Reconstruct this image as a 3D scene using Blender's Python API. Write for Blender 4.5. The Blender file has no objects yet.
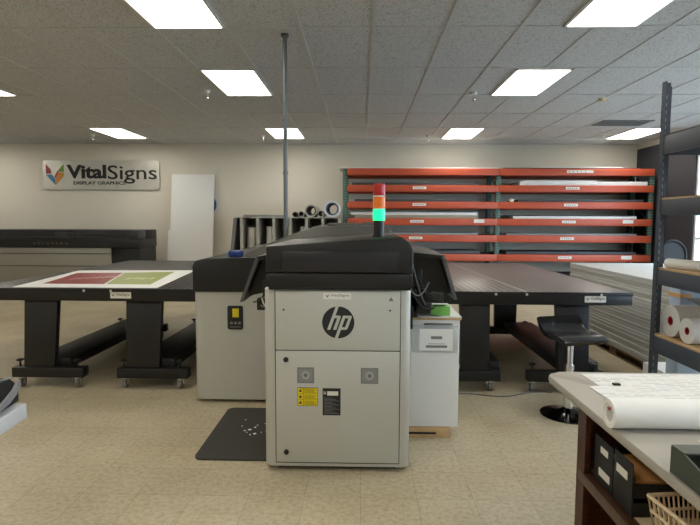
import bpy, bmesh, random
from math import *
from mathutils import Vector, Matrix
random.seed(7)
S = bpy.context.scene
C = S.collection
PI = pi

# ------------------------------------------------------------------ materials
def lin(c):
    return tuple(((v/255)/12.92 if v/255 <= .04045 else ((v/255+.055)/1.055)**2.4) for v in c) + (1,)
MATS = {}
def mat(name, rgb, rough=.5, metal=0, noise=0, nscale=20, emit=0, spec=.5, bump=0, bscale=200, coat=0):
    if name in MATS: return MATS[name]
    m = bpy.data.materials.new(name); m.use_nodes = True
    n = m.node_tree.nodes; l = m.node_tree.links; b = n['Principled BSDF']
    col = lin(rgb)
    b.inputs['Base Color'].default_value = col
    b.inputs['Roughness'].default_value = rough
    b.inputs['Metallic'].default_value = metal
    b.inputs['Specular IOR Level'].default_value = spec
    b.inputs['Coat Weight'].default_value = coat
    tc = n.new('ShaderNodeTexCoord')
    t = n.new('ShaderNodeTexNoise'); t.inputs['Scale'].default_value = nscale; t.inputs['Detail'].default_value = 5
    l.new(tc.outputs['Object'], t.inputs['Vector'])
    mx = n.new('ShaderNodeMix'); mx.data_type = 'RGBA'
    k = noise if noise else .04
    mx.inputs[6].default_value = tuple(v*(1-k) for v in col[:3])+(1,)
    mx.inputs[7].default_value = tuple(min(1, v*(1+k)) for v in col[:3])+(1,)
    l.new(t.outputs['Fac'], mx.inputs[0]); l.new(mx.outputs[2], b.inputs['Base Color'])
    if emit:
        b.inputs['Emission Color'].default_value = col; b.inputs['Emission Strength'].default_value = emit
    if bump:
        t2 = n.new('ShaderNodeTexNoise'); t2.inputs['Scale'].default_value = bscale
        l.new(tc.outputs['Object'], t2.inputs['Vector'])
        bp = n.new('ShaderNodeBump'); bp.inputs['Strength'].default_value = bump; bp.inputs['Distance'].default_value = .002
        l.new(t2.outputs['Fac'], bp.inputs['Height']); l.new(bp.outputs[0], b.inputs['Normal'])
    MATS[name] = m
    return m
def nd(m):
    return m.node_tree.nodes, m.node_tree.links, m.node_tree.nodes['Principled BSDF']
def mixnode(n, a, b_, blend='MIX'):
    mx = n.new('ShaderNodeMix'); mx.data_type = 'RGBA'; mx.blend_type = blend
    if a: mx.inputs[6].default_value = a
    if b_: mx.inputs[7].default_value = b_
    return mx

# floor: cream vinyl tiles with worn mottling
def floor_mat():
    m = bpy.data.materials.new('vinyl_tile_floor'); m.use_nodes = True
    n, l, b = nd(m)
    tc = n.new('ShaderNodeTexCoord')
    br = n.new('ShaderNodeTexBrick'); br.offset = 0; br.squash = 1
    br.inputs['Scale'].default_value = 1; br.inputs['Brick Width'].default_value = .305; br.inputs['Row Height'].default_value = .305
    br.inputs['Mortar Size'].default_value = .0016; br.inputs['Mortar Smooth'].default_value = .3
    br.inputs['Color1'].default_value = lin((202, 191, 164)); br.inputs['Color2'].default_value = lin((192, 181, 155)); br.inputs['Mortar'].default_value = lin((160, 149, 125))
    l.new(tc.outputs['Object'], br.inputs['Vector'])
    n1 = n.new('ShaderNodeTexNoise'); n1.inputs['Scale'].default_value = 34; n1.inputs['Detail'].default_value = 8; n1.inputs['Roughness'].default_value = .7
    l.new(tc.outputs['Object'], n1.inputs['Vector'])
    r1 = n.new('ShaderNodeValToRGB'); r1.color_ramp.elements[0].position = .36; r1.color_ramp.elements[0].color = (.68, .65, .58, 1); r1.color_ramp.elements[1].position = .56; r1.color_ramp.elements[1].color = (1, 1, 1, 1)
    l.new(n1.outputs['Fac'], r1.inputs[0])
    m1 = mixnode(n, None, None, 'MULTIPLY'); m1.inputs[0].default_value = .85
    l.new(br.outputs['Color'], m1.inputs[6]); l.new(r1.outputs[0], m1.inputs[7])
    n2 = n.new('ShaderNodeTexNoise'); n2.inputs['Scale'].default_value = 1.6; n2.inputs['Detail'].default_value = 4
    l.new(tc.outputs['Object'], n2.inputs['Vector'])
    r2 = n.new('ShaderNodeValToRGB'); r2.color_ramp.elements[0].position = .3; r2.color_ramp.elements[0].color = (.84, .8, .74, 1); r2.color_ramp.elements[1].position = .6; r2.color_ramp.elements[1].color = (1, 1, 1, 1)
    l.new(n2.outputs['Fac'], r2.inputs[0])
    m2 = mixnode(n, None, None, 'MULTIPLY'); m2.inputs[0].default_value = 1
    l.new(m1.outputs[2], m2.inputs[6]); l.new(r2.outputs[0], m2.inputs[7])
    # fine scuffs
    mp = n.new('ShaderNodeMapping'); mp.inputs['Scale'].default_value = (3, 9, 1); mp.inputs['Rotation'].default_value = (0, 0, .7)
    l.new(tc.outputs['Object'], mp.inputs['Vector'])
    n3 = n.new('ShaderNodeTexNoise'); n3.inputs['Scale'].default_value = 2.2; n3.inputs['Detail'].default_value = 10; n3.inputs['Roughness'].default_value = .75
    l.new(mp.outputs[0], n3.inputs['Vector'])
    r3 = n.new('ShaderNodeValToRGB'); r3.color_ramp.elements[0].position = .33; r3.color_ramp.elements[0].color = (.62, .58, .5, 1); r3.color_ramp.elements[1].position = .4; r3.color_ramp.elements[1].color = (1, 1, 1, 1)
    l.new(n3.outputs['Fac'], r3.inputs[0])
    m3 = mixnode(n, None, None, 'MULTIPLY'); m3.inputs[0].default_value = .8
    l.new(m2.outputs[2], m3.inputs[6]); l.new(r3.outputs[0], m3.inputs[7])
    l.new(m3.outputs[2], b.inputs['Base Color'])
    rr = n.new('ShaderNodeMapRange'); rr.inputs[3].default_value = .28; rr.inputs[4].default_value = .5
    l.new(n1.outputs['Fac'], rr.inputs[0]); l.new(rr.outputs[0], b.inputs['Roughness'])
    return m
def tile_mat():      # ceiling tile: fissured mineral board
    m = mat('ceiling_tile', (186, 186, 184), .95, spec=.1)
    n, l, b = nd(m)
    tc = n.new('ShaderNodeTexCoord')
    v = n.new('ShaderNodeTexNoise'); v.inputs['Scale'].default_value = 75; v.inputs['Detail'].default_value = 3
    l.new(tc.outputs['Object'], v.inputs['Vector'])
    r = n.new('ShaderNodeValToRGB'); r.color_ramp.elements[0].position = .34; r.color_ramp.elements[0].color = lin((160, 160, 160)); r.color_ramp.elements[1].position = .48; r.color_ramp.elements[1].color = lin((206, 206, 206))
    l.new(v.outputs['Fac'], r.inputs[0]); l.new(r.outputs[0], b.inputs['Base Color'])
    return m
def perforated(name, rgb, hole, rough, pitch=.04, rad=.2):
    m = mat(name, rgb, rough, noise=.1); n, l, b = nd(m)
    src = b.inputs['Base Color'].links[0].from_socket
    tc = n.new('ShaderNodeTexCoord'); sp = n.new('ShaderNodeSeparateXYZ'); l.new(tc.outputs['Object'], sp.inputs[0])
    ds = []
    for i in range(2):
        a = n.new('ShaderNodeMath'); a.operation = 'MULTIPLY'; a.inputs[1].default_value = 1/pitch; l.new(sp.outputs[i], a.inputs[0])
        f = n.new('ShaderNodeMath'); f.operation = 'FRACT'; l.new(a.outputs[0], f.inputs[0])
        g = n.new('ShaderNodeMath'); g.operation = 'SUBTRACT'; g.inputs[1].default_value = .5; l.new(f.outputs[0], g.inputs[0])
        p = n.new('ShaderNodeMath'); p.operation = 'POWER'; p.inputs[1].default_value = 2; l.new(g.outputs[0], p.inputs[0]); ds.append(p)
    s = n.new('ShaderNodeMath'); s.operation = 'ADD'; l.new(ds[0].outputs[0], s.inputs[0]); l.new(ds[1].outputs[0], s.inputs[1])
    lt = n.new('ShaderNodeMath'); lt.operation = 'LESS_THAN'; lt.inputs[1].default_value = rad*rad; l.new(s.outputs[0], lt.inputs[0])
    mx = mixnode(n, None, lin(hole)); l.new(src, mx.inputs[6]); l.new(lt.outputs[0], mx.inputs[0]); l.new(mx.outputs[2], b.inputs['Base Color'])
    # holes do not shine
    mr = n.new('ShaderNodeMapRange'); mr.inputs[3].default_value = .5; mr.inputs[4].default_value = 0
    l.new(lt.outputs[0], mr.inputs[0]); l.new(mr.outputs[0], b.inputs['Specular IOR Level'])
    return m
def slotted(name, rgb, hole, pitch, axis=2, duty=.5, off=.0):   # rack steel with punched slots: stripe pattern up a post
    m = mat(name, rgb, .5, noise=.12, nscale=40); n, l, b = nd(m)
    src = b.inputs['Base Color'].links[0].from_socket
    tc = n.new('ShaderNodeTexCoord'); sp = n.new('ShaderNodeSeparateXYZ'); l.new(tc.outputs['Object'], sp.inputs[0])
    a = n.new('ShaderNodeMath'); a.operation = 'MULTIPLY'; a.inputs[1].default_value = 1/pitch; l.new(sp.outputs[axis], a.inputs[0])
    f = n.new('ShaderNodeMath'); f.operation = 'FRACT'; l.new(a.outputs[0], f.inputs[0])
    lt = n.new('ShaderNodeMath'); lt.operation = 'LESS_THAN'; lt.inputs[1].default_value = duty; l.new(f.outputs[0], lt.inputs[0])
    mx = mixnode(n, None, lin(hole)); l.new(src, mx.inputs[6]); l.new(lt.outputs[0], mx.inputs[0]); l.new(mx.outputs[2], b.inputs['Base Color'])
    return m
def printed(name, paper, ink, sx, sy, dens=.5):       # rows of small print and boxes
    m = mat(name, paper, .7); n, l, b = nd(m)
    tc = n.new('ShaderNodeTexCoord'); mp = n.new('ShaderNodeMapping'); mp.inputs['Scale'].default_value = (sx, sy, sx)
    l.new(tc.outputs['Object'], mp.inputs['Vector'])
    br = n.new('ShaderNodeTexBrick'); br.inputs['Scale'].default_value = 1; br.inputs['Brick Width'].default_value = 3; br.inputs['Row Height'].default_value = 1
    br.inputs['Mortar Size'].default_value = .3; br.inputs['Color1'].default_value = lin(ink); br.inputs['Color2'].default_value = lin(paper); br.inputs['Mortar'].default_value = lin(paper)
    l.new(mp.outputs[0], br.inputs['Vector'])
    t = n.new('ShaderNodeTexNoise'); t.inputs['Scale'].default_value = 14; t.inputs['Detail'].default_value = 1; l.new(tc.outputs['Object'], t.inputs['Vector'])
    g = n.new('ShaderNodeMath'); g.operation = 'GREATER_THAN'; g.inputs[1].default_value = dens; l.new(t.outputs['Fac'], g.inputs[0])
    mx = mixnode(n, lin(paper), None); l.new(g.outputs[0], mx.inputs[0]); l.new(br.outputs['Color'], mx.inputs[7]); l.new(mx.outputs[2], b.inputs['Base Color'])
    return m
def wood(name, a, b2, rough=.45, sc=(2, 30, 2)):
    m = mat(name, a, rough); n, l, b = nd(m)
    tc = n.new('ShaderNodeTexCoord'); mp = n.new('ShaderNodeMapping'); mp.inputs['Scale'].default_value = sc
    l.new(tc.outputs['Object'], mp.inputs['Vector'])
    t = n.new('ShaderNodeTexNoise'); t.inputs['Scale'].default_value = 3; t.inputs['Detail'].default_value = 6; l.new(mp.outputs[0], t.inputs['Vector'])
    r = n.new('ShaderNodeValToRGB'); r.color_ramp.elements[0].position = .3; r.color_ramp.elements[0].color = lin(a); r.color_ramp.elements[1].position = .7; r.color_ramp.elements[1].color = lin(b2)
    l.new(t.outputs['Fac'], r.inputs[0]); l.new(r.outputs[0], b.inputs['Base Color'])
    return m
def light_mat(name, rgb, base, amp):   # acrylic lens over two lamps: brighter along the lamps
    m = bpy.data.materials.new(name); m.use_nodes = True; n = m.node_tree.nodes; l = m.node_tree.links; n.clear()
    out = n.new('ShaderNodeOutputMaterial'); e = n.new('ShaderNodeEmission'); e.inputs[0].default_value = lin(rgb)
    tc = n.new('ShaderNodeTexCoord'); sp = n.new('ShaderNodeSeparateXYZ'); l.new(tc.outputs['Object'], sp.inputs[0])
    a = n.new('ShaderNodeMath'); a.operation = 'MULTIPLY'; a.inputs[1].default_value = 2*pi/.29; l.new(sp.outputs[0], a.inputs[0])
    c = n.new('ShaderNodeMath'); c.operation = 'COSINE'; l.new(a.outputs[0], c.inputs[0])
    k = n.new('ShaderNodeMath'); k.operation = 'MULTIPLY_ADD'; k.inputs[1].default_value = -amp; k.inputs[2].default_value = base; l.new(c.outputs[0], k.inputs[0])
    l.new(k.outputs[0], e.inputs[1]); l.new(e.outputs[0], out.inputs[0])
    return m
def glass_mat():
    m = bpy.data.materials.new('window_glass'); m.use_nodes = True; n = m.node_tree.nodes; l = m.node_tree.links; n.clear()
    out = n.new('ShaderNodeOutputMaterial'); t = n.new('ShaderNodeBsdfTransparent'); t.inputs[0].default_value = (.93, .96, .97, 1)
    g = n.new('ShaderNodeBsdfGlossy'); g.inputs['Roughness'].default_value = .02
    mx = n.new('ShaderNodeMixShader'); mx.inputs[0].default_value = .04
    l.new(t.outputs[0], mx.inputs[1]); l.new(g.outputs[0], mx.inputs[2]); l.new(mx.outputs[0], out.inputs[0])
    return m
def clear_mat(name, rgb, alpha, rough=.15):
    m = mat(name, rgb, rough); nd(m)[2].inputs['Alpha'].default_value = alpha
    return m

M_floor = floor_mat(); M_tile = tile_mat(); M_glass = glass_mat()
M_wall = mat('painted_wall', (216, 210, 196), .9, noise=.03, nscale=3, bump=.15, bscale=120)
M_darkwall = mat('dark_wall_panel', (54, 54, 60), .8, noise=.08, nscale=6)
M_grid = mat('ceiling_grid_metal', (196, 196, 194), .5)
M_black = mat('black_plastic', (21, 21, 22), .42, noise=.1)
M_blackgloss = mat('smoked_window', (34, 34, 38), .3)
M_black2 = mat('black_powder_steel', (18, 17, 18), .42, noise=.15)
M_char = mat('charcoal_edge', (92, 93, 94), .45)
M_hood = mat('grey_hood_plastic', (84, 83, 78), .38, noise=.06)
M_body = mat('light_grey_shell', (186, 186, 178), .42, noise=.02)
M_seam = mat('seam_dark', (60, 60, 58), .7)
M_white = mat('white_laminate', (226, 226, 224), .5, noise=.02)
M_paper = mat('white_paper', (236, 236, 234), .7, noise=.02)
M_label = mat('label_white', (222, 220, 212), .6)
M_ink = mat('ink_black', (28, 28, 30), .6)
M_grey = mat('mid_grey', (120, 120, 120), .5)
M_yellow = mat('warning_yellow', (222, 200, 20), .5)
M_orange = mat('rack_orange', (186, 78, 46), .45, noise=.14, nscale=8)
M_green = slotted('rack_upright_green', (84, 120, 106), (60, 74, 68), .05, 2, .45)
M_deck = mat('dark_deck', (56, 56, 56), .7, noise=.15)
M_dboard = mat('dark_board', (70, 70, 72), .55, noise=.2, nscale=3)
M_gboard = mat('grey_board', (140, 140, 138), .45, noise=.12, nscale=3)
M_chrome = mat('chrome', (225, 225, 228), .14, 1)
M_alu = mat('brushed_aluminium', (205, 203, 196), .4, .6, noise=.15, nscale=4)
M_steel = mat('galvanised_pipe', (104, 110, 110), .45, .4, noise=.1)
M_shelf = slotted('slate_shelf_steel', (60, 66, 76), (66, 72, 82), .05, 2, .3)
M_shelfp = mat('slate_beam_steel', (70, 77, 87), .45, noise=.08)
M_ply = wood('plywood', (176, 140, 96), (204, 172, 128))
M_cherry = wood('cherry_veneer', (56, 28, 18), (88, 46, 30), .4, (4, 4, 30))
M_walnut = wood('walnut_edge', (58, 38, 26), (86, 58, 40), .4, (3, 24, 3))
M_lam = mat('grey_laminate', (166, 161, 151), .45, noise=.05, nscale=60)
M_lamedge = mat('laminate_edge', (178, 173, 160), .4)
M_mat = mat('rubber_mat', (58, 56, 52), .8, noise=.1, bump=.5, bscale=300)
M_blue = mat('blue_plastic', (36, 64, 132), .4)
M_red = mat('red_plastic', (160, 20, 24), .4)
M_leather = mat('black_vinyl', (18, 18, 20), .25, noise=.15)
M_manila = mat('manila_folder', (222, 166, 104), .6, noise=.08)
M_kraft = mat('kraft_core', (150, 110, 84), .8)
M_cream = mat('cream_plastic', (226, 204, 172), .45)
M_dgreen = mat('dark_green_tray', (62, 70, 62), .45)
M_perfL = perforated('perforated_table_top', (62, 60, 60), (12, 12, 12), .36, .06, .24)
M_perfR = perforated('perforated_belt_top', (70, 62, 62), (168, 158, 148), .34, .06, .24)
M_print = printed('printed_form', (232, 232, 230), (184, 184, 186), 30, 60, .3)
M_print2 = printed('printed_notice', (236, 236, 236), (120, 120, 126), 130, 130, .48)
M_lt = light_mat('lit_lens', (255, 249, 236), 5.4, 1.8)
M_gout = mat('asphalt_outside', (150, 150, 150), .9)

# ------------------------------------------------------------------ mesh building
class MB:
    def __init__(s): s.bm = bmesh.new(); s.mats = []; s.k = 0
    def m(s, mt):
        if mt not in s.mats: s.mats.append(mt)
        s.k = s.mats.index(mt); return s
    def _fin(s, vs, bev=0, seg=2):
        fs = set(f for v in vs for f in v.link_faces)
        for f in fs: f.material_index = s.k
        if bev:
            es = set(e for v in vs for e in v.link_edges)
            r = bmesh.ops.bevel(s.bm, geom=list(es), offset=bev, segments=seg, affect='EDGES', profile=.5)
            fs = set(f for f in fs if f.is_valid) | set(r['faces'])
        for f in fs: f.material_index = s.k
    def box(s, x0, x1, y0, y1, z0, z1, bev=0, seg=2):
        r = bmesh.ops.create_cube(s.bm, size=1, matrix=Matrix.Translation(((x0+x1)/2, (y0+y1)/2, (z0+z1)/2)) @ Matrix.Diagonal((abs(x1-x0), abs(y1-y0), abs(z1-z0), 1)))
        s._fin(r['verts'], bev, seg); return s
    def vbox(s, x0, x1, y0, y1, z0, z1, rad, seg=5, bev=.004):     # box with rounded vertical corners
        pts = []
        for cx, cy, a in ((x1-rad, y1-rad, 0), (x0+rad, y1-rad, 90), (x0+rad, y0+rad, 180), (x1-rad, y0+rad, 270)):
            for i in range(seg+1):
                t = radians(a+90*i/seg); pts.append((cx+rad*cos(t), cy+rad*sin(t)))
        return s.prism([(x, y, z0) for x, y in pts], (0, 0, z1-z0), bev)
    def prism(s, pts, d, bev=0):
        d = Vector(d); a = [s.bm.verts.new(p) for p in pts]; b = [s.bm.verts.new(Vector(p)+d) for p in pts]
        n = len(pts); fs = [s.bm.faces.new(a), s.bm.faces.new(list(reversed(b)))]
        for i in range(n): fs.append(s.bm.faces.new((a[i], b[i], b[(i+1) % n], a[(i+1) % n])))
        for f in fs: f.material_index = s.k
        if bev:
            es = list(fs[0].edges)+list(fs[1].edges)
            r = bmesh.ops.bevel(s.bm, geom=es, offset=bev, segments=2, affect='EDGES', profile=.5)
            for f in r['faces']: f.material_index = s.k
        return s
    def cyl(s, p0, p1, r0, r1=None, seg=24, cap=True):
        r1 = r0 if r1 is None else r1; p0 = Vector(p0); p1 = Vector(p1); d = p1-p0
        q = d.to_track_quat('Z', 'Y').to_matrix().to_4x4()
        r = bmesh.ops.create_cone(s.bm, cap_ends=cap, segments=seg, radius1=r0, radius2=r1, depth=d.length, matrix=Matrix.Translation((p0+p1)/2) @ q)
        s._fin(r['verts']); return s
    def pipe(s, p0, p1, ro, ri, seg=32):
        p0 = Vector(p0); p1 = Vector(p1); d = (p1-p0); q = d.to_track_quat('Z', 'Y')
        rings = []
        for p, r in ((p0, ri), (p0, ro), (p1, ro), (p1, ri)):
            rings.append([s.bm.verts.new(p + q @ Vector((r*cos(2*PI*i/seg), r*sin(2*PI*i/seg), 0))) for i in range(seg)])
        for a in range(4):
            A = rings[a]; B = rings[(a+1) % 4]
            for i in range(seg):
                f = s.bm.faces.new((A[i], A[(i+1) % seg], B[(i+1) % seg], B[i])); f.material_index = s.k
        return s
    def tube(s, pts, r, seg=8):
        pts = [Vector(p) for p in pts]; rings = []
        for i, p in enumerate(pts):
            d = (pts[min(i+1, len(pts)-1)]-pts[max(i-1, 0)]).normalized(); q = d.to_track_quat('Z', 'Y')
            rings.append([s.bm.verts.new(p + q @ Vector((r*cos(2*PI*k/seg), r*sin(2*PI*k/seg), 0))) for k in range(seg)])
        for A, B in zip(rings, rings[1:]):
            for k in range(seg):
                f = s.bm.faces.new((A[k], A[(k+1) % seg], B[(k+1) % seg], B[k])); f.material_index = s.k
        s.bm.faces.new(rings[0]).material_index = s.k; s.bm.faces.new(rings[-1]).material_index = s.k
        return s
    def lathe(s, c, prof, seg=24):        # prof: (r, z)
        rings = []
        for r, z in prof:
            rings.append([s.bm.verts.new((c[0]+r*cos(2*PI*k/seg), c[1]+r*sin(2*PI*k/seg), c[2]+z)) for k in range(seg)])
        for A, B in zip(rings, rings[1:]):
            for k in range(seg):
                f = s.bm.faces.new((A[k], A[(k+1) % seg], B[(k+1) % seg], B[k])); f.material_index = s.k
        s.bm.faces.new(rings[0]).material_index = s.k; s.bm.faces.new(rings[-1]).material_index = s.k
        return s
def wl(o):
    v = Vector((0, 0, 0))
    while o: v = v + o.location; o = o.parent
    return v
def smooth(me, ang=35):
    me.shade_smooth()
    try: me.set_sharp_from_angle(angle=radians(ang))
    except Exception: pass
def tag(o, label=None, cat=None, group=None, kind=None):
    if label: o['label'] = label
    if cat: o['category'] = cat
    if group: o['group'] = group
    if kind: o['kind'] = kind
    return o
def ob(name, mb, parent=None, label=None, cat=None, group=None, kind=None):
    bm = mb.bm; bmesh.ops.recalc_face_normals(bm, faces=bm.faces[:])
    if parent: org = wl(parent)
    else:
        xs = [v.co for v in bm.verts]
        org = Vector(((min(v.x for v in xs)+max(v.x for v in xs))/2, (min(v.y for v in xs)+max(v.y for v in xs))/2, min(v.z for v in xs)))
        if kind == 'structure': org = Vector((0, 0, 0))
    bmesh.ops.translate(bm, verts=bm.verts[:], vec=-org)
    me = bpy.data.meshes.new(name); bm.to_mesh(me); bm.free()
    for mt in mb.mats: me.materials.append(mt)
    smooth(me)
    o = bpy.data.objects.new(name, me); C.objects.link(o)
    if parent: o.parent = parent
    else: o.location = org
    tag(o, label, cat, group, kind); return o
def thing(name, loc, label, cat, group=None):
    o = bpy.data.objects.new(name, None); C.objects.link(o); o.location = loc; o.empty_display_size = .1
    return tag(o, label, cat, group)
def dup(o, parent=None, **k):
    c = o.copy(); C.objects.link(c)
    if parent: c.parent = parent
    for ch in list(o.children): dup(ch, c)
    tag(c, **k); return c
def text(s, x0, z0, w, h, y, mt, parent, name='lettering', face='-Y', ext=.0008, bold=0, spacing=1, label=None):
    # fitted into the rectangle w x h whose lower left corner is at x0, z0 (face -Y: x right, z up)
    cu = bpy.data.curves.new('t', 'FONT'); cu.body = s; cu.extrude = 0; cu.offset = bold; cu.space_character = spacing; cu.resolution_u = 3
    t = bpy.data.objects.new('t', cu); C.objects.link(t); bpy.context.view_layer.update()
    me = bpy.data.meshes.new_from_object(t.evaluated_get(bpy.context.evaluated_depsgraph_get()))
    bpy.data.objects.remove(t)
    bm = bmesh.new(); bm.from_mesh(me)
    xs = [v.co.x for v in bm.verts]; ys = [v.co.y for v in bm.verts]
    ax, bx, ay, by = min(xs), max(xs), min(ys), max(ys)
    r = bmesh.ops.extrude_face_region(bm, geom=bm.faces[:])
    ev = [g for g in r['geom'] if isinstance(g, bmesh.types.BMVert)]
    for v in ev: v.co.z = 1
    for v in bm.verts:
        u = (v.co.x-ax)/(bx-ax)*w; q = (v.co.y-ay)/(by-ay)*h; e = v.co.z*ext
        if face == '-Y': v.co = Vector((x0+u, y-e, z0+q))
        elif face == '+Z': v.co = Vector((x0+u, z0+q, y+e))
    mb = MB(); mb.bm.free(); mb.bm = bm; mb.m(mt)
    return ob(name, mb, parent, label)
def clip_circle(poly, n=48):
    # clip convex poly to the unit circle (Sutherland-Hodgman against polygonised circle)
    for i in range(n):
        a = 2*PI*i/n; nx, ny = cos(a+PI/n), sin(a+PI/n); d = cos(PI/n); out = []
        for j in range(len(poly)):
            p, q = poly[j], poly[(j+1) % len(poly)]; dp = p[0]*nx+p[1]*ny-d; dq = q[0]*nx+q[1]*ny-d
            if dp <= 0: out.append(p)
            if dp*dq < 0:
                t = dp/(dp-dq); out.append((p[0]+t*(q[0]-p[0]), p[1]+t*(q[1]-p[1])))
        poly = out
        if not poly: return []
    return poly

# ------------------------------------------------------------------ room shell
CH = 3.1; X0, X1, Y0, Y1 = -9.0, 5.7, -4.2, 11.2
def st(name, mb): return ob(name, mb, kind='structure')
st('floor', MB().m(M_floor).box(X0-.1, X1+.1, Y0-.1, Y1+.1, -.1, 0))
st('ceiling', MB().m(M_tile).box(X0-.1, X1+.1, Y0-.1, Y1+.1, CH, CH+.1))
st('wall_back', MB().m(M_wall).box(X0-.1, X1+.1, Y1, Y1+.1, 0, CH))
st('wall_left', MB().m(M_wall).box(X0-.1, X0, Y0, Y1, 0, CH))
st('wall_front', MB().m(M_wall).box(X0-.1, X1+.1, Y0-.1, Y0, 0, CH))
WY0, WY1, WZ0, WZ1 = -1.6, 9.25, .55, 2.68  # unseen near end of the window lengthened to bring daylight onto the desk
w = MB().m(M_darkwall)
w.box(X1, X1+.14, WY1, Y1, 0, 2.99); w.box(X1, X1+.14, WY0, WY1, 0, WZ0); w.box(X1, X1+.14, WY0, WY1, WZ1, 2.99); w.box(X1, X1+.14, Y0, WY0, 0, 2.99)
w.m(M_wall).box(X1+.02, X1+.14, Y0, Y1, 2.99, CH)
st('wall_right', w)
wf = MB().m(M_white)
for a, b in ((WY0, WY0+.05), (WY1-.05, WY1), (.55, .6), (2.6, 2.65), (4.7, 4.75), (6.85, 6.9)): wf.box(X1+.03, X1+.11, a, b, WZ0, WZ1)
wf.box(X1+.03, X1+.11, WY0, WY1, WZ0, WZ0+.05).box(X1+.03, X1+.11, WY0, WY1, WZ1-.05, WZ1).box(X1+.04, X1+.1, WY0, WY1, 1.2, 1.24)
win = st('window_1', wf)
g = ob('pane', MB().m(M_glass).box(X1+.068, X1+.072, WY0+.02, WY1-.02, WZ0+.02, WZ1-.02), win)
st('ground', MB().m(M_gout).box(X1+.2, X1+60, -40, 60, -.2, -.1))
# ceiling grid
TX = .61; gx0 = -1.75; TY = 1.18; gy0 = 4.5
tg = MB().m(M_grid); k = -12
while gx0+k*TX < X1:
    x = gx0+k*TX
    if x > X0: tg.box(x-.016, x+.016, Y0, Y1, CH-.007, CH+.002)
    k += 1
k = -8
while gy0+k*TY < Y1:
    y = gy0+k*TY
    if y > Y0: tg.box(X0, X1, y-.016, y+.016, CH-.0062, CH+.002)
    k += 1
tg.box(X0, X1, Y1-.025, Y1, CH-.01, CH+.002)
st('trim_1', tg)

# troffers
def troffer(x0, x1, y0, y1, label, strength=1):
    r = thing('ceiling_light', ((x0+x1)/2, (y0+y1)/2, CH-.02), label, 'ceiling light', 'recessed ceiling light panels')
    z1 = CH-.001; z0 = CH-.018; t = .022
    f = MB().m(M_white).box(x0, x1, y0, y0+t, z0, z1).box(x0, x1, y1-t, y1, z0, z1).box(x0, x0+t, y0, y1, z0, z1).box(x1-t, x1, y0, y1, z0, z1)
    ob('frame', f, r)
    ob('diffuser', MB().m(M_lt).box(x0+t, x1-t, y0+t, y1-t, CH-.014, CH-.003), r)
c = [gx0, gx0+TX]
rows = {'A': (gy0-TY, gy0), 'B': (gy0+TY, gy0+2*TY), 'C': (gy0+4*TY, gy0+5*TY)}
def tr(xa, row, lab): troffer(xa+.005, xa+TX-.005, rows[row][0]+.01, rows[row][1]-.01, lab)
tr(gx0, 'A', 'large bright ceiling light panel cut by the top edge, nearest left of the pole')
tr(1.63, 'A', 'large bright ceiling light panel cut by the top edge, on the right')
tr(gx0, 'B', 'ceiling light panel in the middle row, just left of the thin grey pole')
tr(1.6, 'B', 'ceiling light panel in the middle row, right of the pole, above the orange rack')
tr(-8.1, 'C', 'added, unseen ceiling light panel brightening the far left by the back wall')  # unseen panel added to lift the dark far-left end of the room
tr(-5.06, 'B', 'ceiling light panel cut off by the left edge of the photo')
tr(-4.81, 'C', 'small far ceiling light panel above the silver wall sign')
tr(gx0+.03, 'C', 'small far ceiling light panel behind the thin grey pole')
tr(1.5, 'C', 'small far ceiling light panel near the back wall, right of the signal light')
tr(4.64, 'C', 'small far ceiling light panel at right, by the dark side wall')
rows['Z'] = (-1.4, -.22); rows['N'] = (.96, 2.14)
for x, l_ in ((-7.8, 'added by the left wall to brighten that side'), (-4.8, 'far left'), (-1.75, 'left'), (1.6, 'right')):  # the pair by the left wall is unseen, added to brighten the dark left
    tr(x, 'N', 'ceiling light panel overhead just behind the photo viewpoint, '+l_)
    tr(x, 'Z', 'ceiling light panel well behind the photo viewpoint, '+l_)

# sprinklers
def sprinkler(x, y, label):
    r = thing('fire_sprinkler', (x, y, CH-.1), label, 'sprinkler', 'ceiling fire sprinklers')
    ob('escutcheon', MB().m(M_white).lathe((x, y, CH-.04), [(.02, 0), (.035, .01), (.04, .039)]), r)
    h = MB().m(M_chrome).cyl((x, y, CH-.065), (x, y, CH-.04), .012).cyl((x, y, CH-.1), (x, y, CH-.096), .022)
    h.tube([(x-.012, y, CH-.065), (x-.014, y, CH-.08), (x, y, CH-.097)], .0025).tube([(x+.012, y, CH-.065), (x+.014, y, CH-.08), (x, y, CH-.097)], .0025)
    ob('sprinkler_head', h, r)
sprinkler(-1.928, 6.607, 'small ceiling sprinkler beside the middle row light left of the pole')
sprinkler(-5.111, 10.0, 'small ceiling sprinkler far left, by the light above the wall sign')
sprinkler(-1.884, 10.05, 'small ceiling sprinkler by the far light behind the pole')
sprinkler(1.38, 6.725, 'small ceiling sprinkler left of the middle row light on the right')
sprinkler(1.22, 10.05, 'small ceiling sprinkler left of the far light above the orange rack')
sprinkler(4.351, 9.789, 'small ceiling sprinkler at the end of the far right light')
sd = thing('smoke_detector', (3.116, 7.053, CH-.05), 'small round cream detector on the ceiling at right', 'smoke detector')
ob('housing', MB().m(M_cream).lathe((3.116, 7.053, CH-.045), [(.03, 0), (.05, .015), (.055, .044)]), sd)
ob('base', MB().m(M_white).cyl((3.116, 7.053, CH-.008), (3.116, 7.053, CH-.0005), .065), sd)
v = thing('ceiling_vent', (4.2, 8.9, CH-.03), 'dark slotted air vent in the ceiling at right', 'vent')
vx0, vx1, vy0, vy1 = 3.8, 4.6, 8.55, 9.0
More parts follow.
